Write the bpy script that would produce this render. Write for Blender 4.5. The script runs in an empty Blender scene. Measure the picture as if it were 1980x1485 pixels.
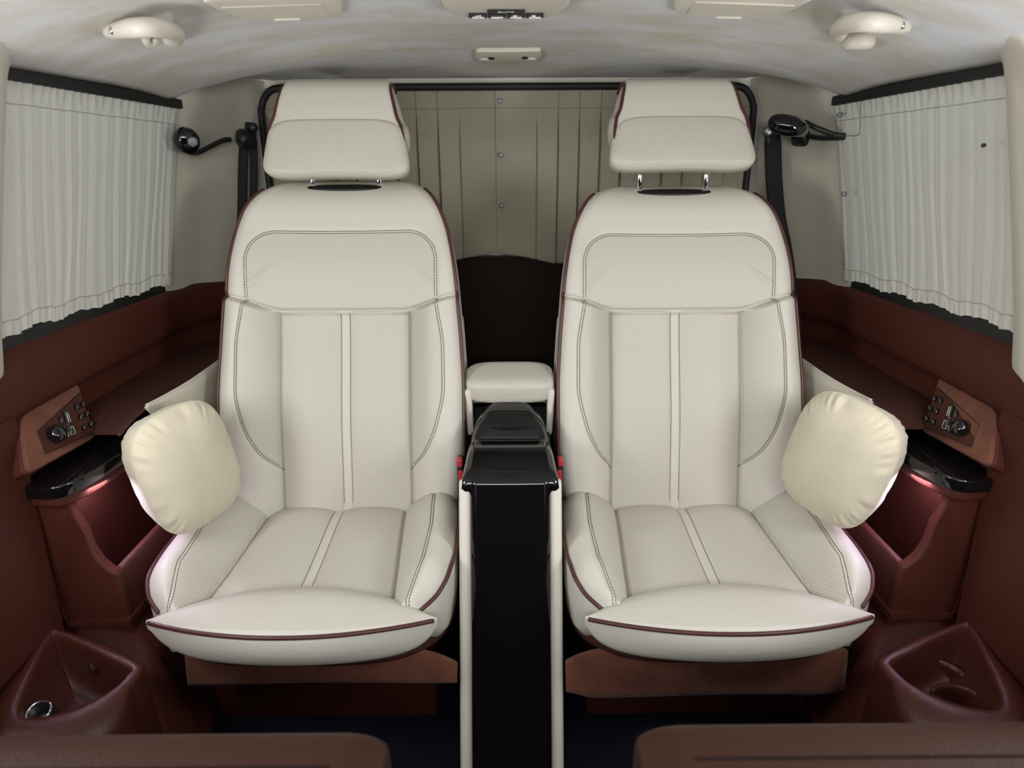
import bpy, bmesh, math, random
import numpy as np
from mathutils import Vector, Matrix

random.seed(7); rng = np.random.default_rng(7)
SC = bpy.context.scene
COL = SC.collection

# ------------------------------------------------------------------ camera
FPX = 1200.0
PITCH, YAW, ROLL = math.radians(20.45), 5/1200.0, math.radians(.3)
CAM = np.array([0, 0, 1.10])
def _axes():
    c, s = math.cos(PITCH), math.sin(PITCH)
    R = np.array([1, 0, 0.]); F = np.array([0, c, -s]); U = np.array([0, s, c])
    a = -YAW
    Rz = np.array([[math.cos(a), -math.sin(a), 0], [math.sin(a), math.cos(a), 0], [0, 0, 1]])
    R, F, U = Rz @ R, Rz @ F, Rz @ U
    return R*math.cos(ROLL)-U*math.sin(ROLL), U*math.cos(ROLL)+R*math.sin(ROLL), F
AR, AU, AF = _axes()
def ray(x, y): return AR*(x-990)+AU*(742.5-y)+AF*FPX
def at(x, y, X=None, Y=None, Z=None):
    "point of the place seen at a photo pixel, on a plane whose X, Y or Z is known"
    d = ray(x, y)
    t = X/d[0] if X is not None else Y/d[1] if Y is not None else (Z-CAM[2])/d[2]
    return CAM+d*t
def at_plane(x, y, p0, n):
    d = ray(x, y); return CAM+d*(np.dot(np.array(p0)-CAM, n)/np.dot(d, n))

cd = bpy.data.cameras.new('camera'); cam = bpy.data.objects.new('camera', cd); COL.objects.link(cam)
cd.sensor_width = 36; cd.lens = 36*FPX/1980; cd.clip_start = .02
M3 = Matrix((AR, AU, -AF)).transposed()
cam.matrix_world = Matrix.Translation(CAM) @ M3.to_4x4()
cd.dof.use_dof = True; cd.dof.focus_distance = 1.22; cd.dof.aperture_fstop = 4.0
SC.camera = cam

# ------------------------------------------------------------------ light
SC.view_settings.view_transform = 'Standard'; SC.view_settings.look = 'None'
SC.view_settings.gamma = 1.0; SC.view_settings.use_curve_mapping = False
SC.view_settings.exposure = -0.10
W_ = bpy.data.worlds.new('sky'); SC.world = W_; W_.use_nodes = True
W_.node_tree.nodes['Background'].inputs[0].default_value = (.90, .95, 1.0, 1)
W_.node_tree.nodes['Background'].inputs[1].default_value = 1.4
def area(name, loc, target, sx, sy, power, col):
    l = bpy.data.lights.new(name, 'AREA'); l.shape = 'RECTANGLE'; l.size = sx; l.size_y = sy
    l.energy = power; l.color = col
    o = bpy.data.objects.new(name, l); COL.objects.link(o); o.location = loc
    o.rotation_euler = (Vector(target)-Vector(loc)).to_track_quat('-Z', 'Y').to_euler()
    return o
area('added_front_fill', (0, -.40, 1.22), (0, .90, .50), 1.1, .20, 9, (1, .99, .985))  # added frontal fill close behind the camera, not set in the windscreen
area('daylight_door_window_left', (-.79, .58, .95), (.0, 1.12, .99), .32, .28, 8, (1, .99, .985))
area('daylight_door_window_right', (.79, .58, .95), (-.0, 1.12, .99), .32, .28, 8, (1, .99, .985))

# ------------------------------------------------------------------ materials
def new_mat(name):
    m = bpy.data.materials.new(name); m.use_nodes = True
    return m, m.node_tree, m.node_tree.nodes['Principled BSDF']
def mat(name, col, rough=.5, spec=.5, metal=0, bump=0, bscale=300, var=0, vscale=6, col2=None, coat=0, sheen=0, stretch=None):
    m, nt, b = new_mat(name)
    b.inputs['Base Color'].default_value = (*col, 1); b.inputs['Roughness'].default_value = rough
    b.inputs['Specular IOR Level'].default_value = spec; b.inputs['Metallic'].default_value = metal
    b.inputs['Coat Weight'].default_value = coat; b.inputs['Coat Roughness'].default_value = .05
    b.inputs['Sheen Weight'].default_value = sheen
    tc = nt.nodes.new('ShaderNodeTexCoord'); src = tc.outputs['Object']
    if stretch:
        mp = nt.nodes.new('ShaderNodeMapping'); mp.inputs['Scale'].default_value = stretch
        nt.links.new(src, mp.inputs[0]); src2 = mp.outputs[0]
    else: src2 = src
    if bump:
        n = nt.nodes.new('ShaderNodeTexNoise'); n.inputs['Scale'].default_value = bscale; n.inputs['Detail'].default_value = 3
        bp = nt.nodes.new('ShaderNodeBump'); bp.inputs['Strength'].default_value = bump; bp.inputs['Distance'].default_value = .002
        nt.links.new(src, n.inputs['Vector']); nt.links.new(n.outputs[0], bp.inputs['Height']); nt.links.new(bp.outputs[0], b.inputs['Normal'])
    if var:
        n = nt.nodes.new('ShaderNodeTexNoise'); n.inputs['Scale'].default_value = vscale; n.inputs['Detail'].default_value = 5
        n.inputs['Roughness'].default_value = .62
        nt.links.new(src2, n.inputs['Vector'])
        r = nt.nodes.new('ShaderNodeMapRange'); r.inputs[1].default_value = .40; r.inputs[2].default_value = .63
        nt.links.new(n.outputs[0], r.inputs[0])
        mx = nt.nodes.new('ShaderNodeMix'); mx.data_type = 'RGBA'
        c2 = col2 or tuple(c*(1-var) for c in col)
        mx.inputs[6].default_value = (*col, 1); mx.inputs[7].default_value = (*c2, 1)
        nt.links.new(r.outputs[0], mx.inputs[0]); nt.links.new(mx.outputs[2], b.inputs['Base Color'])
    return m
def perf_mat(name, col, hole, rough, pitch=.0062, rad=.17, bump=.12, bscale=420):
    "leather; where the 'puv' attribute's third value is set it is punched with a staggered grid of small holes"
    m, nt, b = new_mat(name); N, L = nt.nodes, nt.links
    b.inputs['Roughness'].default_value = rough; b.inputs['Specular IOR Level'].default_value = .4
    at_ = N.new('ShaderNodeAttribute'); at_.attribute_name = 'puv'
    sp = N.new('ShaderNodeSeparateXYZ'); L.new(at_.outputs['Vector'], sp.inputs[0])
    def lat(off):
        ds = []
        for k in (0, 1):
            a = N.new('ShaderNodeMath'); a.operation = 'MULTIPLY_ADD'; a.inputs[1].default_value = 1/pitch; a.inputs[2].default_value = off
            L.new(sp.outputs[k], a.inputs[0])
            f = N.new('ShaderNodeMath'); f.operation = 'FRACT'; L.new(a.outputs[0], f.inputs[0])
            s = N.new('ShaderNodeMath'); s.operation = 'SUBTRACT'; s.inputs[1].default_value = .5; L.new(f.outputs[0], s.inputs[0])
            q = N.new('ShaderNodeMath'); q.operation = 'MULTIPLY'; L.new(s.outputs[0], q.inputs[0]); L.new(s.outputs[0], q.inputs[1])
            ds.append(q)
        t = N.new('ShaderNodeMath'); t.operation = 'ADD'; L.new(ds[0].outputs[0], t.inputs[0]); L.new(ds[1].outputs[0], t.inputs[1])
        return t
    mn = N.new('ShaderNodeMath'); mn.operation = 'MINIMUM'
    L.new(lat(0.).outputs[0], mn.inputs[0]); L.new(lat(.5).outputs[0], mn.inputs[1])
    lt = N.new('ShaderNodeMath'); lt.operation = 'LESS_THAN'; lt.inputs[1].default_value = rad*rad; L.new(mn.outputs[0], lt.inputs[0])
    gt = N.new('ShaderNodeMath'); gt.operation = 'GREATER_THAN'; gt.inputs[1].default_value = .5; L.new(sp.outputs[2], gt.inputs[0])
    mu = N.new('ShaderNodeMath'); mu.operation = 'MULTIPLY'; L.new(lt.outputs[0], mu.inputs[0]); L.new(gt.outputs[0], mu.inputs[1])
    mx = N.new('ShaderNodeMix'); mx.data_type = 'RGBA'; mx.inputs[6].default_value = (*col, 1); mx.inputs[7].default_value = (*hole, 1)
    L.new(mu.outputs[0], mx.inputs[0]); L.new(mx.outputs[2], b.inputs['Base Color'])
    tc = N.new('ShaderNodeTexCoord'); n = N.new('ShaderNodeTexNoise'); n.inputs['Scale'].default_value = bscale
    n2 = N.new('ShaderNodeTexNoise'); n2.inputs['Scale'].default_value = 14; n2.inputs['Detail'].default_value = 2
    L.new(tc.outputs['Object'], n.inputs['Vector']); L.new(tc.outputs['Object'], n2.inputs['Vector'])
    bp = N.new('ShaderNodeBump'); bp.inputs['Strength'].default_value = bump; bp.inputs['Distance'].default_value = .002; L.new(n.outputs[0], bp.inputs['Height'])
    b2 = N.new('ShaderNodeBump'); b2.inputs['Strength'].default_value = .22; b2.inputs['Distance'].default_value = .006
    L.new(n2.outputs[0], b2.inputs['Height']); L.new(bp.outputs[0], b2.inputs['Normal']); L.new(b2.outputs[0], b.inputs['Normal'])
    return m
CREAM = (.62, .595, .52)
MT = {}
MT['leather'] = perf_mat('cream_leather', CREAM, (.25, .22, .165), .48, pitch=.0047, rad=.16)
MT['brown_perf'] = perf_mat('brown_perforated_leather', (.050, .016, .011), (.015, .006, .005), .5, pitch=.008, bump=.3, bscale=500)
MT['cream'] = mat('cream_trim', (.61, .58, .48), .5, bump=.08, bscale=500)
MT['cream_strip'] = mat('cream_strip', (.66, .62, .54), .45, bump=.08, bscale=500)
MT['thread'] = mat('grey_thread', (.19, .165, .125), .8)
MT['light_thread'] = mat('cream_thread', (.62, .57, .45), .7)
MT['piping'] = mat('oxblood_piping', (.075, .022, .02), .4)
MT['brown'] = mat('brown_leather', (.068, .0178, .0115), .50, spec=.2, bump=.35, bscale=420)
MT['vinyl'] = mat('brown_moulded_vinyl', (.066, .0175, .0115), .34, spec=.45, bump=.3, bscale=420)
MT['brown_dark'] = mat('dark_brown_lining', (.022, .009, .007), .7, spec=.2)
MT['hem'] = mat('grey_hem_thread', (.40, .38, .33), .8)
MT['brown_soft'] = mat('brown_soft_leather', (.046, .019, .012), .55, spec=.2, bump=.3, bscale=350)
MT['suede'] = mat('brown_suede', (.165, .060, .036), .9, spec=.15, bump=.3, bscale=700, var=.28, vscale=22, sheen=.15)
MT['suede_dark'] = mat('brown_suede_dark', (.070, .025, .017), .85, spec=.15, var=.2, vscale=30)
MT['headliner'] = mat('suede_headliner', (.61, .61, .63), .95, spec=.1, bump=.25, bscale=600, var=.2, vscale=5.5, col2=(.52, .485, .41), stretch=(1, 2.2, 1), sheen=.1)
MT['pillow'] = mat('cream_plush', (.66, .60, .46), .9, spec=.15, bump=.35, bscale=500, var=.06, vscale=18, sheen=.25)
MT['black'] = mat('black_plastic', (.012, .012, .014), .4)
MT['gloss'] = mat('black_lacquer', (.004, .004, .005), .07, coat=.6)
MT['rubber'] = mat('black_rubber', (.008, .008, .009), .6)
MT['belt'] = mat('black_webbing', (.009, .009, .010), .8, bump=.3, bscale=900)
MT['chrome'] = mat('chrome', (.75, .75, .78), .12, metal=1)
MT['steel'] = mat('satin_steel', (.5, .5, .5), .35, metal=1)
MT['red'] = mat('red_plastic', (.55, .03, .04), .35)
MT['carpet'] = mat('navy_carpet', (.006, .007, .014), .95, spec=.1, bump=.8, bscale=350)
MT['white'] = mat('white_print', (.8, .8, .78), .6)
MT['snap'] = mat('grey_snap', (.28, .27, .29), .4, metal=.3)
MT['lens'] = mat('lamp_lens', (.25, .25, .30), .15)
MT['dark_dirt'] = mat('dark_fluff', (.03, .03, .025), .9)
def cloth_mat(name, col, trans):
    m, nt, b = new_mat(name)
    N, L = nt.nodes, nt.links
    b.inputs['Base Color'].default_value = (*col, 1); b.inputs['Roughness'].default_value = .9; b.inputs['Specular IOR Level'].default_value = .1
    tl = N.new('ShaderNodeBsdfTranslucent'); tl.inputs[0].default_value = (*[min(1, c*1.0) for c in col], 1)
    mx = N.new('ShaderNodeMixShader'); mx.inputs[0].default_value = trans
    L.new(b.outputs[0], mx.inputs[1]); L.new(tl.outputs[0], mx.inputs[2]); L.new(mx.outputs[0], N['Material Output'].inputs[0])
    tc = N.new('ShaderNodeTexCoord'); n = N.new('ShaderNodeTexNoise'); n.inputs['Scale'].default_value = 700
    bp = N.new('ShaderNodeBump'); bp.inputs['Strength'].default_value = .25; bp.inputs['Distance'].default_value = .002
    L.new(tc.outputs['Object'], n.inputs[0]); L.new(n.outputs[0], bp.inputs['Height']); L.new(bp.outputs[0], b.inputs['Normal'])
    return m
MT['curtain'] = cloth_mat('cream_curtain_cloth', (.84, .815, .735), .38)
MT['curtain_shaded'] = cloth_mat('shade_darkened_curtain_cloth', (.37, .345, .265), .08)  # same cream cloth, with the seats' shadow put into its colour
def glass_mat():
    m, nt, b = new_mat('tinted_glass'); N, L = nt.nodes, nt.links
    tr = N.new('ShaderNodeBsdfTransparent'); tr.inputs[0].default_value = (.55, .58, .58, 1)
    gl = N.new('ShaderNodeBsdfGlossy'); gl.inputs['Roughness'].default_value = .02
    fr = N.new('ShaderNodeFresnel'); mx = N.new('ShaderNodeMixShader')
    L.new(fr.outputs[0], mx.inputs[0]); L.new(tr.outputs[0], mx.inputs[1]); L.new(gl.outputs[0], mx.inputs[2]); L.new(mx.outputs[0], N['Material Output'].inputs[0])
    return m
MT['glass'] = glass_mat()
def emit_mat(name, col, st):
    m, nt, b = new_mat(name); b.inputs['Emission Color'].default_value = (*col, 1); b.inputs['Emission Strength'].default_value = st
    return m
MT['led'] = emit_mat('led_strip', (.9, .55, 1.), 4)

# ------------------------------------------------------------------ helpers
def link(name, me, material, parent=None, smooth=True):
    o = bpy.data.objects.new(name, me); COL.objects.link(o)
    if material is not None: me.materials.append(MT[material] if isinstance(material, str) else material)
    if smooth: me.polygons.foreach_set('use_smooth', [True]*len(me.polygons))
    if parent is not None: o.parent = parent
    return o
def from_arrays(name, V, Fs, material, parent=None, puv=None, smooth=True):
    V = np.asarray(V, float).reshape(-1, 3)
    me = bpy.data.meshes.new(name); me.from_pydata(V.tolist(), [], Fs); me.update()
    if puv is not None:
        a = me.attributes.new('puv', 'FLOAT_VECTOR', 'POINT'); a.data.foreach_set('vector', np.asarray(puv, np.float32).ravel())
    bm = bmesh.new(); bm.from_mesh(me); bmesh.ops.recalc_face_normals(bm, faces=bm.faces); bm.to_mesh(me); bm.free()
    return link(name, me, material, parent, smooth)
def grid_faces(m, n, cu=False, cv=False, off=0):
    i = np.arange(m if cu else m-1)[:, None]; j = np.arange(n if cv else n-1)[None, :]
    i2, j2 = (i+1) % m, (j+1) % n
    f = np.stack([i*n+j, i2*n+j, i2*n+j2, i*n+j2], -1).reshape(-1, 4)+off
    return f.tolist()
def grid(name, P, material, parent=None, cu=False, cv=False, caps=False, puv=None, smooth=True):
    P = np.asarray(P); m, n = P.shape[:2]
    F = grid_faces(m, n, cu, cv)
    if caps: F += [list(range(n))[::-1], [(m-1)*n+k for k in range(n)]]
    return from_arrays(name, P, F, material, parent, puv, smooth)
def tube_data(path, r, k=8):
    P = np.asarray(path, float); n = len(P)
    T = np.gradient(P, axis=0); T /= np.linalg.norm(T, axis=1)[:, None]+1e-12
    up = np.array([0, 0, 1.]) if abs(T[0][2]) < .9 else np.array([1., 0, 0])
    A = np.cross(T[0], up); A /= np.linalg.norm(A); rows = []
    r = np.broadcast_to(r, (n,))
    for i in range(n):
        A = A-T[i]*np.dot(A, T[i]); A /= np.linalg.norm(A)+1e-12; B = np.cross(T[i], A)
        th = np.linspace(0, 2*np.pi, k, endpoint=False)
        rows.append(P[i]+r[i]*(np.cos(th)[:, None]*A+np.sin(th)[:, None]*B))
    return np.array(rows)
def tube(name, path, r, material, parent=None, k=8): return grid(name, tube_data(path, r, k), material, parent, cv=True, caps=True)
def tubes(name, paths, r, material, parent=None, k=6):
    V, F, o = [], [], 0
    for p in paths:
        g = tube_data(p, r, k); m = len(g)
        V.append(g.reshape(-1, 3)); F += grid_faces(m, k, False, True, o)+[[o+q for q in range(k)][::-1], [o+(m-1)*k+q for q in range(k)]]; o += m*k
    return from_arrays(name, np.concatenate(V), F, material, parent)
def resample(P, step):
    P = np.asarray(P, float); d = np.r_[0, np.cumsum(np.linalg.norm(np.diff(P, axis=0), axis=1))]
    t = np.linspace(0, d[-1], max(2, int(d[-1]/step)+1))
    return np.stack([np.interp(t, d, P[:, k]) for k in range(P.shape[1])], 1)
def dashes(P, ln=.0038, gap=.0016):
    P = resample(P, (ln+gap)/2); out = []
    Q = resample(P, ln+gap)
    for a, b in zip(Q[:-1], Q[1:]): out.append(np.array([a, a+(b-a)*.5*ln/(ln+gap), a+(b-a)*ln/(ln+gap)]))
    return out
def spl(xs, ys, x):
    "smooth curve through the points (Catmull-Rom with limited slopes)"
    xs, ys, x = np.asarray(xs, float), np.asarray(ys, float), np.asarray(x, float)
    h = np.diff(xs); d = np.diff(ys)/h; m = np.zeros(len(xs)); m[0], m[-1] = d[0], d[-1]
    for i in range(1, len(xs)-1):
        m[i] = 0 if d[i-1]*d[i] <= 0 else 2*d[i-1]*d[i]/(d[i-1]+d[i])
    i = np.clip(np.searchsorted(xs, x)-1, 0, len(xs)-2); t = np.clip((x-xs[i])/h[i], 0, 1)
    return (2*t**3-3*t**2+1)*ys[i]+(t**3-2*t**2+t)*h[i]*m[i]+(-2*t**3+3*t**2)*ys[i+1]+(t**3-t**2)*h[i]*m[i+1]
def curve(pts, n=60, closed=False):
    "Catmull-Rom through points"
    P = np.asarray(pts, float); N = len(P); out = []
    idx = (lambda i: P[i % N]) if closed else (lambda i: P[min(max(i, 0), N-1)])
    segs = N if closed else N-1; k = max(2, n//segs)
    for i in range(segs):
        p0, p1, p2, p3 = idx(i-1), idx(i), idx(i+1), idx(i+2)
        for t in np.linspace(0, 1, k, endpoint=False):
            out.append(.5*((2*p1)+(-p0+p2)*t+(2*p0-5*p1+4*p2-p3)*t*t+(-p0+3*p1-3*p2+p3)*t**3))
    if not closed: out.append(P[-1])
    return np.array(out)
def sstep(a, b, x): t = np.clip((x-a)/(b-a), 0, 1); return t*t*(3-2*t)
def groove(d, w, depth): return -depth*np.exp(-(d/w)**2)
def bev(o, w, seg=3, angle=.6):
    b = o.modifiers.new('bevel', 'BEVEL'); b.width = w; b.segments = seg; b.limit_method = 'ANGLE'; b.angle_limit = angle
    b.harden_normals = False
    return o
def prism(name, outline, ext, material, parent=None, bevel=0, seg=3):
    "solid: outline (n,3) extruded by the vector ext"
    A = np.asarray(outline, float); n = len(A); B = A+np.asarray(ext)
    F = [list(range(n))[::-1], list(range(n, 2*n))]+[[i, (i+1) % n, n+(i+1) % n, n+i] for i in range(n)]
    o = from_arrays(name, np.r_[A, B], F, material, parent, smooth=bool(bevel))
    if bevel: bev(o, bevel, seg)
    return o
def box(name, c, s, material, parent=None, bevel=0, rot=None, seg=3):
    V = np.array([[x, y, z] for x in (-.5, .5) for y in (-.5, .5) for z in (-.5, .5)])*np.array(s)
    if rot is not None: V = V @ np.array(rot).T
    V = V+np.array(c)
    F = [[0, 1, 3, 2], [4, 6, 7, 5], [0, 4, 5, 1], [2, 3, 7, 6], [0, 2, 6, 4], [1, 5, 7, 3]]
    o = from_arrays(name, V, F, material, parent, smooth=bool(bevel))
    if bevel: bev(o, bevel, seg)
    return o
def frame_of(ax, up):
    ax = np.asarray(ax, float); ax /= np.linalg.norm(ax); up = np.asarray(up, float)
    a = np.cross(up, ax); a /= np.linalg.norm(a); return np.stack([a, np.cross(ax, a), ax], 1)
def blob(name, c, r, material, parent=None, rot=None, e=2., nu=24, nv=14, cut=None):
    "superellipsoid"
    th = np.linspace(0, 2*np.pi, nu, endpoint=False); ph = np.linspace(-np.pi/2+1e-3, np.pi/2-1e-3, nv)
    sg = lambda v: np.sign(v)*np.abs(v)**(2/e)
    P = np.stack([np.outer(sg(np.cos(ph)), sg(np.cos(th))), np.outer(sg(np.cos(ph)), sg(np.sin(th))), np.outer(sg(np.sin(ph)), np.ones(nu))], -1)*np.array(r)
    if rot is not None: P = P @ np.array(rot).T
    return grid(name, P+np.array(c), material, parent, cv=True, caps=True)
def lathe(name, c, axis, prof, material, parent=None, k=32, up=(0, .3, 1)):
    M = frame_of(axis, up); th = np.linspace(0, 2*np.pi, k, endpoint=False)
    P = np.array([[M @ np.array([r*np.cos(t), r*np.sin(t), h]) for t in th] for r, h in prof])+np.array(c)
    return grid(name, P, material, parent, cv=True, caps=True)
def tag(o, label=None, cat=None, group=None, kind=None):
    if label: o['label'] = label
    if cat: o['category'] = cat
    if group: o['group'] = group
    if kind: o['kind'] = kind
    return o
def thing(name, label, cat, loc=(0, 0, 0), group=None):
    o = bpy.data.objects.new(name, None); COL.objects.link(o); o.empty_display_size = .05
    o.location = loc
    return tag(o, label, cat, group)
_pend = []
def adopt(root):
    "put the Empty at the thing's base without moving its parts"
    bpy.context.view_layer.update()
    inv = Matrix.Translation(-root.location)
    for c in root.children: c.matrix_parent_inverse = inv

SIDES = ((-1, 'left'), (1, 'right'))

# ================================================================== setting
# floor
tag(box('floor', (0, .35, .03), (1.7, 2.7, .06), 'carpet'), 'dark navy carpet under the seats', kind='structure')
# ceiling
def ceil_z(x, y):
    a = np.abs(x)/.70
    k = 1-sstep(1.38, 1.62, y)*.93
    return 1.302-.088*k*a**3-.033*sstep(1.15, 1.66, y)**1.6
def ceil_lim(y): return spl([-1, 1.42, 1.50, 1.56, 1.62, 1.66], [.70, .70, .675, .64, .60, .57], y)
ys = np.r_[np.linspace(-.9, 1.2, 30), np.linspace(1.22, 1.66, 46)]; xs = np.linspace(-1, 1, 81)
P = np.zeros((len(ys), len(xs), 3))
for i, y in enumerate(ys):
    X = xs*ceil_lim(y); P[i] = np.stack([X, np.full_like(X, y), ceil_z(X, y)], 1)
ce = grid('ceiling', P, 'headliner'); tag(ce, 'mottled grey cream suede headliner', kind='structure')
sm = ce.modifiers.new('thickness', 'SOLIDIFY'); sm.thickness = .02; sm.offset = 0
if True:
    me = ce.data   # make sure the sheet's thickness goes up
    sm.offset = -1 if me.polygons[0].normal.z < 0 else 1

def xt(y):  # side wall taper towards the rear
    return 1-.16*sstep(1.36, 1.72, y)
for m, sd in SIDES:
    # lower brown wall
    prof = np.array([(.79, .828), (.772, .828), (.760, .822), (.752, .808), (.748, .785), (.748, .735), (.751, .727), (.757, .722), (.762, .712), (.765, .69), (.770, .5), (.775, .3), (.775, .05)])
    yy = np.r_[np.linspace(-1, 1.3, 14), np.linspace(1.34, 1.70, 20)]
    P = np.array([[(m*a*xt(y), y, z-(.03*sstep(1.38, 1.6, y) if z > .8 else 0)) for a, z in prof] for y in yy])
    w = grid('wall_'+sd, P, 'brown'); tag(w, 'brown leather lower side wall on the %s' % sd, kind='structure')
    s = w.modifiers.new('thickness', 'SOLIDIFY'); s.thickness = .015; s.offset = -1 if w.data.polygons[40].normal.x*m < 0 else 1
# rear wall
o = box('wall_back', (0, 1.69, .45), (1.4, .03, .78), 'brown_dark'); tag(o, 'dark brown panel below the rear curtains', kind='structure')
# header above the rear window
tag(box('trim_1', (0, 1.675, 1.268), (1.20, .02, .036), 'cream'), 'cream strip over the rear window', kind='structure')

tag(box('wall_front_added', (0, -1.0, .57), (1.6, .04, 1.04), 'brown_dark'), 'unseen dark bulkhead added for the console reflection', kind='structure')  # unseen wall, added so the lacquered console reflects something dark
# D pillar trims
for q, (m, sd) in enumerate(SIDES):
    top = curve([(.706, 1.435, 1.210), (.70, 1.475, 1.225), (.665, 1.53, 1.258), (.625, 1.59, 1.272), (.595, 1.64, 1.268), (.585, 1.69, 1.262)], 40)
    mid = curve([(.732, 1.40, 1.02), (.725, 1.45, 1.02), (.705, 1.52, 1.03), (.665, 1.60, 1.04), (.628, 1.645, 1.05), (.612, 1.69, 1.05)], 40)
    bot = curve([(.760, 1.352, .80), (.752, 1.40, .795), (.735, 1.48, .785), (.69, 1.58, .78), (.65, 1.645, .775), (.63, 1.69, .77)], 40)
    rows = []
    for t in np.linspace(0, 1, 24):
        rows.append(top*(1-t)*(1-2*t)+mid*4*t*(1-t)+bot*t*(2*t-1))
    P = np.array(rows)*np.array([m, 1, 1])
    tag(grid('trim_%d' % (2+q), P, 'cream'), 'cream rear pillar trim on the %s' % sd, kind='structure')
    # piping where headliner meets pillar
    # B pillar trim
    zz = [.775, .785, .80, .85, .95, 1.05, 1.13, 1.17, 1.195, 1.215, 1.232, 1.245]
    yr = [.855, .870, .878, .885, .902, .921, .936, .944, .950, .957, .968, .982]
    la = [.752, .751, .749, .742, .726, .709, .695, .688, .684, .680, .674, .664]
    z = np.linspace(.775, 1.245, 60); yr = spl(zz, yr, z); la = spl(zz, la, z)
    P = []
    for a, y1, c in zip(la, yr, z):
        fl = max(0, (c-1.18)/.065)
        x0 = a-.06*fl**2
        P.append([(m*(a+.05), y1-.004, c+.004*fl), (m*(a+.012), y1+.002, c), (m*a, y1-.006, c), (m*(a-.004-.012*fl), y1-.03, c), (m*(a-.008-.03*fl), y1-.08, c), (m*(a-.008-.03*fl), y1-.12, c), (m*(a+.05), y1-.12, c)])
    tag(grid('trim_%d' % (4+q), P, 'cream_strip', caps=True), 'cream door pillar trim on the %s' % sd, kind='structure')
    o_ = [(-.3, .05), (.78, .05), (.842, .36), (.866, .62), (.873, .70), (.874, .738), (-.3, .738)]
    tag(prism('trim_%d' % (8+q), [(m*.7505, a, b) for a, b in o_], (m*.05, 0, 0), 'brown', None, .006), 'brown leather lower door pillar on the %s' % sd, kind='structure')
    # side window: frame, rail and pane
    w = bpy.data.objects.new('window_%d' % (1+q), None); COL.objects.link(w); tag(w, 'side window behind the curtain on the %s' % sd, kind='structure')
    A = np.array([(.722, .78, 1.216), (.716, 1.462, 1.206)]); B = np.array([(.79, .75, .80), (.79, 1.36, .80)])
    def bar(n, a, b, wd, th, mat_):
        a, b = np.array(a)*[m, 1, 1], np.array(b)*[m, 1, 1]; d = b-a; L_ = np.linalg.norm(d)
        R_ = frame_of(d, (m, 0, 0)); return box(n, (a+b)/2, (th, wd, L_), mat_, w, .003, R_)
    bar('frame', (.714, .70, 1.2135), (.712, 1.458, 1.2005), .034, .019, 'rubber')
    bar('frame', (.772, .75, .834), (.764, 1.36, .828), .016, .026, 'rubber')
    bar('frame', (.722, 1.462, 1.205), (.772, 1.365, .825), .02, .02, 'rubber')
    gp = np.array([(m*.745, .5, 1.21), (m*.745, 1.48, 1.205), (m*.785, 1.40, .82), (m*.795, .5, .82)])
    prism('pane', gp, (m*.004, 0, 0), 'glass', w)
# rear window
w = bpy.data.objects.new('window_3', None); COL.objects.link(w); tag(w, 'rear hatch window behind the shade-darkened cream curtains', kind='structure')
box('pane', (0, 1.725, 1.04), (1.2, .004, .44), 'glass', w)
fr = curve([(-.600, 1.636, .82), (-.597, 1.636, 1.15), (-.592, 1.640, 1.21), (-.570, 1.640, 1.240), (-.54, 1.640, 1.2475), (-.49, 1.640, 1.248), (-.40, 1.640, 1.248), (-.2, 1.640, 1.248), (0, 1.640, 1.248), (.2, 1.640, 1.248), (.40, 1.640, 1.248), (.49, 1.640, 1.248), (.54, 1.640, 1.2475), (.570, 1.640, 1.240), (.592, 1.640, 1.21), (.597, 1.636, 1.15), (.600, 1.636, .82)], 90)
tube('frame', fr, .0085, 'rubber', w)

# ================================================================== curtains
def side_curtain(m, sd, lab):
    t = thing('curtain', lab, 'curtain', (m*.74, 1.1, .82), 'side window curtains')
    rg = np.random.default_rng(3 if m < 0 else 11)
    nu, nv = 420, 64
    U = np.linspace(0, 1, nu); V = np.linspace(0, 1, nv)   # U 0 front .. 1 rear, V 0 top .. 1 bottom
    # folds: uneven pleats
    edges = np.cumsum(rg.uniform(.6, 1.5, 22)); edges = np.r_[0, edges/edges[-1]]
    ph = np.interp(U, edges, np.arange(len(edges)))
    amp = np.interp(U, (edges[1:]+edges[:-1])/2, rg.uniform(.5, 1.2, 22))
    saw = np.abs((ph % 1)-.3); fold = np.where((ph % 1) < .3, (ph % 1)/.3, 1-((ph % 1)-.3)/.7)
    fold = fold**.8
    fine = .25*np.sin(ph*2*np.pi*2.3+1)+.15*np.sin(ph*2*np.pi*4.7)
    P = np.zeros((nv, nu, 3))
    for i, v in enumerate(V):
        y0 = .78*(1-v)+.74*v
        y1 = 1.470*(1-v)+1.372*v+.0*v
        sh = .012*np.sin(6*v+ph)*v
        y = y0+(y1-y0)*U+sh*.4
        z = (1.2065-.0125*U)*(1-v)+(.853-.019*U+.0012*np.sin(ph*2*np.pi)+.003*np.sin(ph*1.7))*v
        x = (.706+.001*U)*(1-v)+(.754-.005*U)*v
        g = .5+.22*v
        x = x-amp*(.0046*fold+.0014*fine)*g*(1 if v > .1 else .6+4*v)
        if v < .09: x = x-.003*np.sin(ph*2*np.pi*1.6)*(1-v/.09)
        if v < .02: z = z+.0015*np.sin(ph*2*np.pi*1.9)+.002*np.sin(ph*9)
        if v > .93: x = x-.0016*np.sin(ph*2*np.pi*2.1)*(v-.93)/.07-.002
        P[i] = np.stack([m*x, y, z], 1)
    o = grid('cloth', P, 'curtain', t)
    # hem stitch lines
    for k, nm in ((6, 'hem_stitching'), (59, 'hem_stitching')):
        tube(nm, P[k][::3]-np.array([m*.0008, 0, 0]), .0007, 'hem', t, 5)
    return t, P
tl, PL = side_curtain(-1, 'left', 'cream pleated curtain over the left side window')
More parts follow.
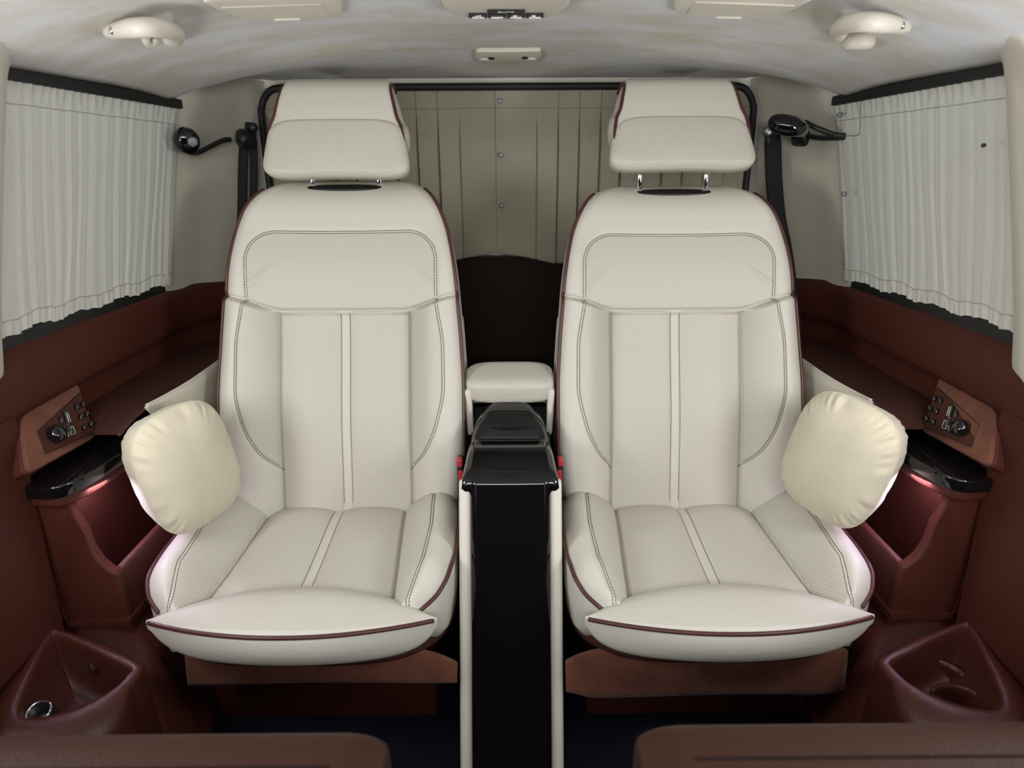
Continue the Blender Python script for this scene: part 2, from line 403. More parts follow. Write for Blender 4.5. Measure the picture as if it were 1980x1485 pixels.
tr, PR = side_curtain(1, 'right', 'cream pleated curtain with two snaps over the right side window')
adopt(tl)
for x, y in ((1620, 222), (1628, 375)):
    p = at(x, y, X=.69); lathe('snap', p+np.array([.004, 0, 0]), (-1, -.2, 0), [(.0001, .004), (.004, .004), (.0048, .002), (.0048, -.004)], 'snap', tr, 16)
p = at(1902, 281, X=.685); blob('burr', p, (.003, .004, .003), 'dark_dirt', tr)
q = [at(1612, 262, X=.688), at(1655, 262, X=.688), at(1662, 250, X=.688), at(1664, 196, X=.688)]
tube('lamp_shadow_line', curve(q, 20), .0009, 'thread', tr, 6)  # dark line drawn for the edge of the reading lamp's shadow
adopt(tr)

def rear_curtain(m, lab):
    t = thing('curtain', lab, 'curtain', (m*.3, 1.64, .83), 'rear window curtains')
    x0, x1 = (-.600, -.026) if m < 0 else (-.030, .600)
    npl = 11
    us = np.linspace(0, 1, 400); xs = x0+(x1-x0)*us
    edge = 0 if m < 0 else .0
    # knife pleats
    cen = np.abs(xs+.028)            # distance from the overlap
    pw = .052
    f = ((cen-(.092 if m < 0 else .10)) / pw); fr_ = f % 1.0
    pleat = np.where(f > 0, np.where(fr_ < .93, fr_*.010, .010*(1-(fr_-.93)/.07)), 0)
    slit = np.where((f > -.04) & ((fr_ > .955) | (fr_ < .03)), .012, 0)
    V = np.linspace(0, 1, 70); P = np.zeros((70, 400, 3))
    for i, v in enumerate(V):
        g = sstep(.10, .35, v)
        y = 1.648-pleat*(.3+.7*g)+slit*g*(1-.3*v)
        bul = .03*np.exp(-((xs+.028)/.11)**2)*sstep(.55, 1, v)
        y = y-.006*np.sin(xs*9+1)*v+.008*np.exp(-((xs+.028)/.05)**2)*v-(.5*bul)*sstep(.80, 1., v)
        zb = .836+.016*np.exp(-((xs+.028)/.10)**2)-.01*np.exp(-((np.abs(xs+.028)-.16)/.06)**2)
        z = 1.2415*(1-v)+zb*v
        if v < .02: z = z+.001*np.sin(xs*120)
        y = y-(.002 if v < .1 else 0)-(.002 if v > .93 else 0)
        if m > 0: y = y-.003
        P[i] = np.stack([xs, y, z], 1)
    o = grid('cloth', P, 'curtain_shaded', t)
    s = o.modifiers.new('thickness', 'SOLIDIFY'); s.thickness = .0012
    tube('hem_stitching', P[7][::4]-np.array([0, .0012, 0]), .0006, 'thread', t, 5)
    return t
t = rear_curtain(-1, 'shade-darkened cream pleated rear curtain, hanging behind the left seat'); adopt(t)
t = rear_curtain(1, 'shade-darkened cream pleated rear curtain with snaps along its overlapping edge')
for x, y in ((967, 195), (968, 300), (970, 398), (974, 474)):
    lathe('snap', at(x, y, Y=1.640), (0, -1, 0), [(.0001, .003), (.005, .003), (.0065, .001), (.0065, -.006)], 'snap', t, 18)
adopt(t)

# ================================================================== captain seats
REC = math.radians(18)
ES = np.array([0, math.sin(REC), math.cos(REC)]); EN = np.array([0, -math.cos(REC), math.sin(REC)])
B0 = np.array([0, 1.156, .401])
HW = .137
def A_of(s): return spl([.05, .075, .115, .18, .25, .33, .42, .44], [.12, .138, .172, .200, .213, .212, .199, .197], s)
def s_seam(a): return .408+.030*sstep(.12, .24, a)
def build_seat(m, lab, dtop, dhead, tilt):
    t = thing('captain_seat', lab, 'seat', (m*.345, 1.0, .06))
    cx = m*.345 if m < 0 else .350
    def place(u, s, n):
        u, s, n = np.broadcast_arrays(u, s, n)
        s2 = s*(1-dtop*sstep(.2, .68, s))
        return np.stack([cx-m*u+0*s2, B0[1]+s2*ES[1]+n*EN[1], B0[2]+s2*ES[2]+n*EN[2]], -1)
    sW = [-.06, 0, .06, .12, .235, .34, .415, .49, .565, .61, .645, .667, .683, .693]
    wW = [.225, .236, .246, .251, .252, .247, .241, .234, .221, .206, .187, .167, .143, .108]
    Wf = lambda s: spl(sW, wW, s)
    STOP = .693
    def front(u, s):
        W = Wf(s); a = np.abs(u)
        low = sstep(s_seam(a)+.001, s_seam(a)-.012, s)
        tt = np.clip((a-HW)/(W-HW), 0, 1)
        bl = .052*(1-(1-np.clip(tt/.66, 0, 1))**2.2)
        ins = .007*np.sin(np.pi*np.clip((a-.010)/(HW-.010), 0, 1))**.8
        lum = .012*np.exp(-((s-.17)/.13)**2)
        n_low = np.where(a < HW, ins, bl)+lum
        aa = a/.23
        n_up = .012+.026*np.clip(aa, 0, 1)**2.2+.006*np.sin(np.pi*np.clip((s-.41)/.16, 0, 1))
        n = n_low*low+n_up*(1-low)
        # stitch boundary slope
        dup = up_d(a, s)
        n = n+np.where((low < .5), groove(dup, .0045, .0018), 0)+np.where((low > .5) & (a > HW), groove(a-A_of(s), .0045, .0018), 0)
        n = n+groove(a-HW, .0026, .007)*low+groove(a-.0095, .0018, .0022)*low+groove(s-s_seam(a), .0032, .006)
        # leather wrinkles at the bolster corner
        d1 = ((a-.17)*.62+(s-.475)*.78); n = n+.003*np.exp(-(d1/.006)**2)*np.exp(-(((a-.17)*.78-(s-.475)*.62)/.035)**2)
        R = .030; e = np.clip((a-(W-R))/R, 0, 1); n = n-R*(1-np.sqrt(np.clip(1-e*e, 0, 1)))
        R2 = .085; e2 = np.clip((s-(STOP-R2))/R2, 0, 1); n = n-.085*(1-np.sqrt(np.clip(1-(.985*e2)**2, 0, 1)))
        return n
    def up_d(a, s):
        "signed distance to the upper perforated panel's outline"
        bx, s1, r = .197, .572, .062
        qx, qs = a-(bx-r), s-(s1-r)
        return np.where((qx > 0) & (qs > 0), np.hypot(qx, qs)-r, np.maximum(qx, qs)-r)
    # grid
    ss = np.r_[np.r_[np.linspace(-.05, .395, 130)[:-1], np.linspace(.395, .45, 40)[:-1], np.linspace(.45, .60, 50)], .693-.093*(1-np.linspace(0, 1, 40)[1:])**1.7]
    def usamp(W, hw):
        "samples across, dense at the seams and at the rounded edges"
        c = np.r_[np.linspace(0, .007, 5)[:-1], np.linspace(.007, .0125, 9)[:-1], np.linspace(.0125, hw-.010, 34)[:-1], np.linspace(hw-.010, hw+.008, 25)[:-1]]
        k = np.linspace(0, 1, 56); o = hw+.008+(W-hw-.008)*(.5*k+.5*np.sin(np.pi/2*k))
        a = np.r_[c, o]; return np.r_[-a[:0:-1], a]
    rows, PU = [], []
    for s in ss:
        W = float(Wf(s)); u = usamp(max(W, .10), min(HW, max(W, .10)-.035)); u = u*W/max(W, .10); n = front(u, np.full_like(u, s))
        ne = n[0]; k = sstep(.59, .693, s)
        nb = -.125+.045*k; ns = min(ne-.003, -.04)
        su = np.array([W, W*.995, W*.97, W*.88, W*.6, 0, -W*.6, -W*.88, -W*.97, -W*.995, -W])
        sn = np.array([ne*.6+ns*.4, ns*.5+nb*.5+.01, nb+.022, nb+.004, nb, nb, nb, nb+.004, nb+.022, ns*.5+nb*.5+.01, ne*.6+ns*.4])
        rows.append(place(np.r_[u, su], s, np.r_[n, sn]))
        a = np.abs(u)
        low = s < s_seam(a)
        mk = np.where(low, ((a < HW-.003) & (a > .012)) | ((a > HW+.003) & (a < A_of(s)-.004) & (s > .07)), up_d(a, s) < -.006)
        PU.append(np.c_[np.r_[u, su], np.full(len(u)+11, s), np.r_[mk, np.zeros(11)]])
    back = grid('backrest', np.array(rows), 'leather', t, cv=True, caps=True, puv=np.array(PU).reshape(-1, 3))
    # stitching
    sm_ = []
    def on(u, s, lift=.0006): u, s = np.asarray(u, float), np.asarray(s, float); return place(u, s, front(u, s)+lift)
    ln = []
    for sg in (-1, 1):
        s = np.linspace(.072, .43, 90); ln += dashes(on(sg*A_of(s), s))
        s = np.linspace(.435, .51, 30); ln += dashes(on(sg*np.full_like(s, .197), s))
        s = np.linspace(.085, .43, 90); sm_.append(on(sg*(A_of(s)-.0048), s, .0003))
        s = np.linspace(.435, .51, 20); th = np.linspace(0, np.pi/2, 24); ss_ = np.r_[s, .510+.0572*np.sin(th)]; uu_ = np.r_[np.full(20, .1922), .135+.0572*np.cos(th)]; sm_.append(on(sg*uu_, ss_, .0003))
        ln += dashes(on(sg*(.135+.062*np.cos(th)), .510+.062*np.sin(th)))
    u = np.linspace(-.135, .135, 60); ln += dashes(on(u, np.full_like(u, .572)))
    tubes('stitching', ln, .0009, 'thread', back, 5)
    u = np.linspace(-.135, .135, 60); sm_.append(on(u, np.full_like(u, .5672), .0003)); ln = sm_
    for sg in (-1, 1):
        s = np.linspace(.0, .402, 90); ln.append(on(sg*np.full_like(s, .0095), s, .0002))
    for q in ln: tube('seam', q, .0007, 'thread', back, 5)
    for sg in (-1, 1):
        s = np.r_[np.linspace(-.02, .60, 120), np.linspace(.603, .664, 18)]
        W = Wf(s); u = sg*(W-.0035); n = front(u, s)
        tube('piping', place(sg*(W-.001), s, n+.0005), .0036, 'piping', back, 8)
    # slot plate for the head rest posts
    c = place(0, .667, float(front(np.array(0.), np.array(.667)))-.001); bn = .72*ES+.69*EN
    bz = blob('post_plate', c, (.086, .0115, .0045), 'black', t, frame_of(bn, -ES+EN), 2.6)
    # ---- head rest
    hc = np.array([cx, 0, dhead])
    prof = curve([(1.317, 1.066), (1.322, 1.085), (1.332, 1.120), (1.342, 1.152), (1.352, 1.183), (1.366, 1.212), (1.388, 1.228), (1.415, 1.233), (1.44, 1.221), (1.450, 1.18), (1.445, 1.12), (1.43, 1.085), (1.40, 1.064), (1.355, 1.056), (1.324, 1.057)], 150, closed=True)
    if tilt:
        ct, st = math.cos(tilt), math.sin(tilt); d = prof-np.array([1.345, 1.056])
        prof = np.c_[1.345+d[:, 0]*ct+d[:, 1]*st, 1.056-d[:, 0]*st+d[:, 1]*ct]
    cen = np.array([1.385, 1.14])
    zt = [1.02, 1.06, 1.10, 1.135, 1.158, 1.185, 1.215, 1.26]
    wt = [.118, .130, .138, .134, .125, .119, .112, .105]
    wz = spl(zt, wt, prof[:, 1])
    xq2 = np.sin(np.linspace(-1, 1, 81)*np.pi/2)
    P = []
    for x in xq2:
        e = (1-abs(x)**34)**.30 if abs(x) < 1 else 0
        e = max(e, .02) if abs(x) > .9999 else e
        q = cen+(prof-cen)*e
        P.append(np.c_[cx+x*wz, q[:, 0], q[:, 1]+dhead])
    head = grid('headrest', np.array(P), 'leather', t, cv=True, caps=True, puv=np.zeros((81*len(prof), 3)))
    hy = np.array([e for e in range(len(prof)) if True])
    idx = list(range(8, 82))
    for sg in (-1, 1):
        x = .972; e = (1-x**34)**.30
        q = cen+(prof-cen)*e
        pp = np.c_[cx+sg*x*wz, q[:, 0], q[:, 1]+dhead][idx]
        tube('piping', pp+np.array([sg*.001, -.0005, .0005]), .0036, 'piping', head, 8)
    # perforated pad on its face
    hb, ht = 1.046, 1.158
    nz, nx = 44, 90
    zz = np.linspace(0, 1, nz); xx = np.linspace(-1, 1, nx)
    fy = lambda z: np.interp(z, prof[:75, 1], prof[:75, 0])
    rowsF, pu = [], []
    ax = np.array([0, math.sin(math.radians(19)), math.cos(math.radians(19))])
    an = np.array([0, -ax[2], ax[1]])
    o0 = np.array([cx, 1.309, (1.0405 if m < 0 else 1.0345)+dhead])
    if tilt:
        ct, st = math.cos(tilt), math.sin(tilt); dy, dz = o0[1]-1.345, o0[2]-dhead-1.056
        o0 = np.array([cx, 1.345+dy*ct+dz*st, 1.056-dy*st+dz*ct+dhead]); ax = np.array([0, ax[1]*ct+ax[2]*st, ax[2]*ct-ax[1]*st]); an = np.array([0, -ax[2], ax[1]])
    H = .118 if m < 0 else .113
    nr = 26; na = 120
    th = np.linspace(0, 2*np.pi, na, endpoint=False)
    ct_, st_ = np.cos(th), np.sin(th)
    pw = 2/5.5
    bx = np.sign(ct_)*np.abs(ct_)**pw; bz_ = np.sign(st_)*np.abs(st_)**pw
    def padpt(r, nn):
        x, z = bx*r, bz_*r
        w = .152-.0100*(z+1)-.004*np.clip(-z, 0, 1)**3
        lift = -.006*(1-x**2)*np.clip(-z, 0, 1)   # bottom edge arches up in the middle
        return o0+np.outer(x*w, [1, 0, 0])+np.outer((z+1)/2*H-lift, ax)+np.outer(nn+0*x, an)
    rr = np.r_[np.linspace(.02, .86, 16), .90, .94, .965, .985, .996, 1.0]
    P, pu = [], []
    for r in rr:
        h = .014-.0*r-.016*(1-math.sqrt(max(0, 1-max(0, (r-.88)/.12)**2)))-.004*r*r
        p = padpt(r, h); P.append(p); pu.append(np.c_[p[:, 0]-cx, (bz_*r+1)/2*H, np.full(na, 1. if r < .955 else 0.)])
    P.append(padpt(1.0, -.025)); pu.append(np.zeros((na, 3)))
    pad = grid('headrest_pad', np.array(P), 'leather', head, cv=True, caps=True, puv=np.array(pu).reshape(-1, 3))
    tubes('stitching', [np.r_[padpt(.955, .0045), padpt(.955, .0045)[:1]]], .0011, 'light_thread', head, 5)
    # posts
    for sg in (-1, 1):
        a = place(sg*.0705, .664, float(front(np.array(.07), np.array(.672)))-.012); b = np.array([a[0], a[1]+.012, 1.075+dhead])
        tube('headrest_post', np.array([a, (a+b)/2, b]), .0070, 'chrome', t, 16)
    # ---- cushion
    cc = m*.362
    ysW = [.805, .815, .83, .85, .88, .95, 1.03, 1.10, 1.16, 1.24]
    wsW = [.175, .202, .224, .243, .256, .264, .263, .256, .240, .225]
    Wc = lambda y: spl(ysW, wsW, y)
    hwf = lambda y: np.interp(y, [.86, 1.16], [.160, .138])
    Ac = lambda y: np.interp(y, [.83, .90, 1.0, 1.10, 1.15], [.196, .212, .216, .210, .19])
    def top(u, y):
        W = Wc(y); a = np.abs(u); hw = hwf(y)
        tt = np.clip((a-hw)/(W-hw), 0, 1)
        bl = .068*(1-(1-np.clip(tt/.68, 0, 1))**1.9)*(1-.35*sstep(1.06, 1.17, y))*(1-.2*sstep(.90, .83, y))
        ins = .010*np.sin(np.pi*np.clip((a-.008)/(hw-.008), 0, 1))**.75
        z = .382+.012*sstep(.9, 1.14, y)+np.where(a < hw, ins, bl)
        z = z+groove(a-hw, .0030, .009)+groove(a-.0095, .0018, .002)+np.where(a > hw, groove(a-Ac(y), .0045, .002), 0)
        z = z-.012*np.clip((y-1.10)/.06, 0, 1)**2
        R = .036; e = np.clip((a-(W-R))/R, 0, 1); z = z-R*1.1*(1-np.sqrt(np.clip(1-e*e, 0, 1)))
        R2 = .075; e2 = np.clip((.88-y)/R2, 0, 1); z = z-.046*(1-np.sqrt(np.clip(1-(.99*e2)**2, 0, 1)))
        return z
    ysq = np.r_[.805+.055*np.linspace(0, 1, 30)[:-1]**1.7, np.linspace(.86, 1.22, 120)]
    rows, PU = [], []
    for y in ysq:
        W = float(Wc(y)); u = usamp(W, min(float(hwf(y)), W-.025)); z = top(u, np.full_like(u, y)); ze = z[0]
        zb = min(.300+.052*sstep(.88, .81, y), ze-.006)
        su = np.array([W*1.0, W*.985, W*.93, 0, -W*.93, -W*.985, -W*1.0]); sz = np.array([ze*.6+zb*.4, zb+.02, zb, zb, zb, zb+.02, ze*.6+zb*.4])
        U_ = np.r_[u, su]; rows.append(np.c_[cc-m*U_, np.full(len(U_), y), np.r_[z, sz]])
        a = np.abs(u); hw = hwf(y)
        mk = ((a < hw-.003) & (a > .012)) | ((a > hw+.003) & (a < Ac(y)-.004) & (y > .822))
        PU.append(np.c_[U_, np.full(len(U_), y), np.r_[mk, np.zeros(7)]])
    cush = grid('seat_cushion', np.array(rows), 'leather', t, cv=True, caps=True, puv=np.array(PU).reshape(-1, 3))
    onc = lambda u, y, l=.0006: np.stack([cc-m*np.asarray(u), np.asarray(y), top(np.asarray(u), np.asarray(y))+l], 1)
    ln2 = []
    for sg in (-1, 1):
        y = np.linspace(.818, 1.15, 84); ln2.append(onc(sg*(Ac(y)-.0048), y, .0003)); tubes('stitching', dashes(onc(sg*Ac(y), y)), .0009, 'thread', cush, 5)
    ln = ln2
    for sg in (-1, 1):
        y = np.linspace(.84, 1.14, 60); ln.append(onc(sg*np.full_like(y, .0095), y, .0002))
    for q in ln: tube('seam', q, .0007, 'thread', cush, 5)
    for sg in (-1, 1):
        y = np.linspace(.822, 1.18, 90); W = Wc(y); z = top(sg*(W-.004), y)
        tube('piping', np.stack([cc-m*sg*(W-.0005), y, z+.0005], 1), .0036, 'piping', cush, 8)
    # ---- thigh support roll in front of the cushion
    xs_ = np.linspace(-1, 1, 91); P, PU = [], []
    pv = np.array([.803, .3985])
    secs = [(.876, .398), (.864, .415), (.828, .429), (.785, .422), (.757, .409), (.750, .395), (.751, .370), (.762, .345), (.785, .331), (.815, .334), (.85, .35), (.868, .37)]
    sec0 = curve(secs, 96, closed=True)
    for x in xs_:
        eb = max(.04, 1-abs(x)**2.3); ef = max(.04, 1-abs(x)**2.0); ez = max(.20, (1-abs(x)**6)**.6)
        d = sec0-pv
        q = np.empty_like(d)
        q[:, 0] = np.where(d[:, 0] > 0, d[:, 0]*eb, d[:, 0]*ef); q[:, 1] = np.where(d[:, 1] < 0, d[:, 1]*ez, d[:, 1]*(.12+.88*max(0, 1-abs(x)**2.3)))
        w = .233+.0*x
        P.append(np.c_[np.full(len(q), m*.352+x*w), pv[0]+q[:, 0], pv[1]+q[:, 1]-.002*abs(x)])
        k = np.arange(len(q)); mk = (k < 30) & (abs(x) < .96)
        PU.append(np.c_[np.full(len(q), x*w), np.cumsum(np.r_[0, np.linalg.norm(np.diff(sec0, axis=0), axis=1)]), mk])
    P = np.array(P)
    th_ = grid('thigh_support', P, 'leather', t, cv=True, caps=True, puv=np.array(PU).reshape(-1, 3))
    kk = 33
    pp = P[1:-1, kk, :]+np.array([0, -.0015, .0005])
    tube('piping', pp, .0036, 'piping', th_, 8)
    # ---- base: suede pan, skirt, plinth, side valance
    blob('seat_pan', (cc, 1.0, .314), (.262, .182, .060), 'suede_dark', t, None, 3.4, 60, 28)
    zb = .228 if m < 0 else .192
    n = 60; ux = np.linspace(-.205, .266, n) if m < 0 else np.linspace(-.266, .227, n)
    P = []
    for v in np.linspace(0, 1, 10):
        z = (.292-.03*(np.abs(ux)/.26)**6)*(1-v)+(zb+.0012*np.sin(ux*14)+(0 if m < 0 else .012*np.exp(-((ux+.266)/.03)**2)+.008*np.exp(-((ux-.227)/.03)**2)))*v
        y = .858-.012*v+.002*np.sin(ux*14+2*v)
        P.append(np.c_[cc+ux, y, z])
    sk = grid('seat_skirt', np.array(P), 'suede', t); so = sk.modifiers.new('thickness', 'SOLIDIFY'); so.thickness = .008
    if m > 0: tube('seam', np.array([(cc-.165, .8525, .28), (cc-.166, .8420, .23), (cc-.166, .8400, .195)]), .0014, 'suede_dark', t)
    box('seat_rail', (cc, .90, zb-.016), (.36, .03, .022), 'carpet', t, .003)
    lathe('rail_bolt', (cc+(-.02 if m < 0 else .08), .883, zb-.014), (0, -1, -.2), [(.0045, -.004), (.0045, .004), (.003, .006), (.0001, .006)], 'steel', t, 14)
    box('plinth', (cc, 1.07, .15), (.43, .30, .19), 'brown', t, .008)
    # side valance and recliner tab in dull olive cream at the outboard side
    P0 = np.array([(cc+m*.240, .862, .330), (cc+m*.244, .875, .352), (cc+m*.246, 1.15, .36), (cc+m*.246, 1.15, .27), (cc+m*.238, .90, .262), (cc+m*.232, .872, .268)])
    prism('side_valance', P0, (m*.012, 0, 0), 'cream', t, .004)
    # buckle on the inboard side
    bp = np.array([m*.0975, 1.09, .495])
    bk = box('belt_buckle', bp+np.array([0, 0, -.0]), (.013, .03, .09), 'black', t, .004)
    box('release_button', bp+np.array([0, -.012, .042]), (.011, .018, .016), 'red', bk, .003)
    box('release_side', bp+np.array([-m*.001, -.0155, .0]), (.009, .004, .05), 'red', bk, .0015)
    # shell strip between the backrest edge and its rear shell
    s = np.linspace(.0, .40, 30)
    tube('shell_edge', place(Wf(s)-.006, s, -.085), .0055, 'cream_strip', t, 8)
    adopt(t)
    return t
build_seat(-1, 'cream leather armchair seat left of the black console', 0.0, .012, .03)
build_seat(1, 'cream leather armchair seat right of the black console', .020, .026, .20)

# ================================================================== throw pillows
def pillow(m, lab, c, nrm, w, h, th_, spin):
    t = thing('throw_pillow', lab, 'pillow', (c[0], c[1], c[2]-h))
    nrm = np.array(nrm, float); M = frame_of(nrm, (0, 0, 1))
    cs, sn = math.cos(spin), math.sin(spin); M = M @ np.array([[cs, -sn, 0], [sn, cs, 0], [0, 0, 1]])
    na, nr = 160, 40
    th = np.linspace(0, 2*np.pi, na, endpoint=False); pw = 2/3.2
    bx = np.sign(np.cos(th))*np.abs(np.cos(th))**pw; by = np.sign(np.sin(th))*np.abs(np.sin(th))**pw
    rr = np.sin(np.linspace(.01, 1, nr)*np.pi/2)
    rg = np.random.default_rng(5 if m < 0 else 9)
    wr = sum(rg.uniform(.3, 1)*np.sin(th*k+rg.uniform(0, 6)) for k in (13, 19, 26, 33, 41))
    P = []
    seam = .028
    for r in rr:
        z = seam+th_*(1-r**2.6)**.62*.5
        wri = .0015*wr*np.exp(-((r-.93)/.11)**2)*(1 if r < .999 else .3)
        P.append(np.stack([bx*r*w, by*r*h, z+wri], 1))
    front_edge = len(P)-1
    for r in rr[::-1][1:]:
        z = seam-.06*(1-((1-r)/.35))*0-th_*(1-r**2.6)**.62*.65-.0
        z2 = seam-.048*min(1, (1-r)/.10)**.6-.012*(1-r**2)
        P.append(np.stack([bx*r*w, by*r*h, np.full(na, z2)+.0012*wr*np.exp(-((r-.93)/.1)**2)], 1))
    P = np.array(P) @ M.T+np.array(c)
    b = grid('cover', P, 'pillow', t, cv=True, caps=True)
    e = P[front_edge]; tube('seam_welt', np.r_[e, e[:2]], .0017, 'light_thread', t, 6)
    adopt(t)
pillow(-1, 'plump cream pillow leaning on the left seat', (-.589, .992, .580), (.86, -.50, .10), .086, .112, .074, .10)
pillow(1, 'plump cream pillow leaning on the right seat', (.599, .992, .586), (-.84, -.53, .10), .090, .115, .074, -.16)

# ================================================================== centre console
t = thing('centre_console', 'black lacquered centre console with cream edges between both seats', 'console', (0, 1.0, .06))
def crow(y, z, w, rnd): return y, z, w, rnd
# front face runs from the floor up, leaning back
fb, ft = np.array([.765, .03]), np.array([.972, .558])
dirv = (ft-fb)/np.linalg.norm(ft-fb); nv_ = np.array([-dirv[1], dirv[0]])
for sg in (-1, 1):
    # cream edge strips following the front face, rounded at the top
    P = []
    outl = [np.r_[fb]+nv_*.0, ft-dirv*.01, ft+nv_*-.004+dirv*.002, ft-nv_*.014-dirv*.006, ft-nv_*.03-dirv*.05, ft-nv_*.10-dirv*.5+np.array([.1, .0])]
    pts = [(sg*.0690, a[0], a[1]) for a in outl]
    prism('edge_panel', pts, (sg*.0225, 0, 0), 'cream_strip', t, .006, 4)
# black front panel, slightly crowned, recessed edge beads
P = []
for v in np.linspace(0, 1, 60):
    c = fb+(ft+dirv*.0-fb)*v
    roll = 0
    P.append([(x, c[0]-nv_[0]*-1*0-.0012*(1-(x/.069)**2)+roll, c[1]+.0) for x in np.linspace(-.0685, .0685, 15)])
fp = grid('front_panel', np.array(P), 'gloss', t); so = fp.modifiers.new('thickness', 'SOLIDIFY'); so.thickness = .006
for sg in (-1, 1):
    tube('edge_bead', [(sg*.066, fb[0]-.002, fb[1]), (sg*.066, ft[0]-.004, ft[1]-.005)], .0028, 'gloss', t)
# lid: lofted from the front lip to a dome at the back
rows = []
stn = [(.964, .545, .086, .020), (.966, .555, .0875, .014), (.974, .561, .0875, .010), (1.00, .566, .086, .012), (1.05, .576, .083, .015), (1.078, .581, .081, .016), (1.084, .577, .080, .018), (1.094, .577, .079, .018), (1.10, .583, .078, .020), (1.12, .598, .0765, .026), (1.15, .613, .072, .034), (1.172, .620, .064, .036), (1.188, .622, .050, .036), (1.197, .620, .034, .03), (1.201, .616, .018, .016)]
for y, z, w, rd in stn:
    q = np.linspace(-1, 1, 41); x = np.sign(q)*(1-(1-np.abs(q))**1.6)*w
    e = np.clip((np.abs(x)-(w-rd))/rd, 0, 1)
    zz = z-rd*1.3*(1-np.sqrt(np.clip(1-e*e, 0, 1)))
    row = np.c_[x, np.full(41, y), zz]
    low = np.array([(w*1.0, y, .47), (-w*1.0, y, .47)])
    rows.append(np.r_[row, low])
grid('lid', np.array(rows), 'gloss', t, cv=True, caps=True)
box('slot_trim', (0, 1.089, .5845), (.112, .012, .006), 'black', t, .003)
# armrest pad on its yoke
rows = []
o = blob('armrest', (0, 1.225, .648), (.0925, .052, .028), 'leather', t, frame_of((0, -.2, 1), (0, 1, 0)), 4.2, 64, 40)
V = np.array([v.co for v in o.data.vertices]); a = o.data.attributes.new('puv', 'FLOAT_VECTOR', 'POINT')
a.data.foreach_set('vector', np.c_[V[:, 0], V[:, 1]+V[:, 2]*.8, (np.abs(V[:, 0]) < .080)*1.].astype(np.float32).ravel())
for sg in (-1, 1):
    prism('armrest_yoke', [(sg*.0925, 1.18, .645), (sg*.0925, 1.25, .655), (sg*.0925, 1.25, .54), (sg*.0885, 1.18, .545)], (-sg*.014, 0, 0), 'cream_strip', t, .005)
    tube('hinge_bar', [(sg*.072, 1.200, .618), (sg*.068, 1.222, .624)], .006, 'cream', t)
tube('hinge_rod', [(-.08, 1.20, .616), (.08, 1.20, .616)], .005, 'steel', t)
box('hinge_plate', (0, 1.215, .612), (.13, .02, .008), 'steel', t, .002)
# body under lid going back between the seats
prism('body', [(-.082, .985, .06), (-.082, .985, .54), (-.078, 1.3, .56), (-.078, 1.3, .06)], (.162, 0, 0), 'black', t)
adopt(t)

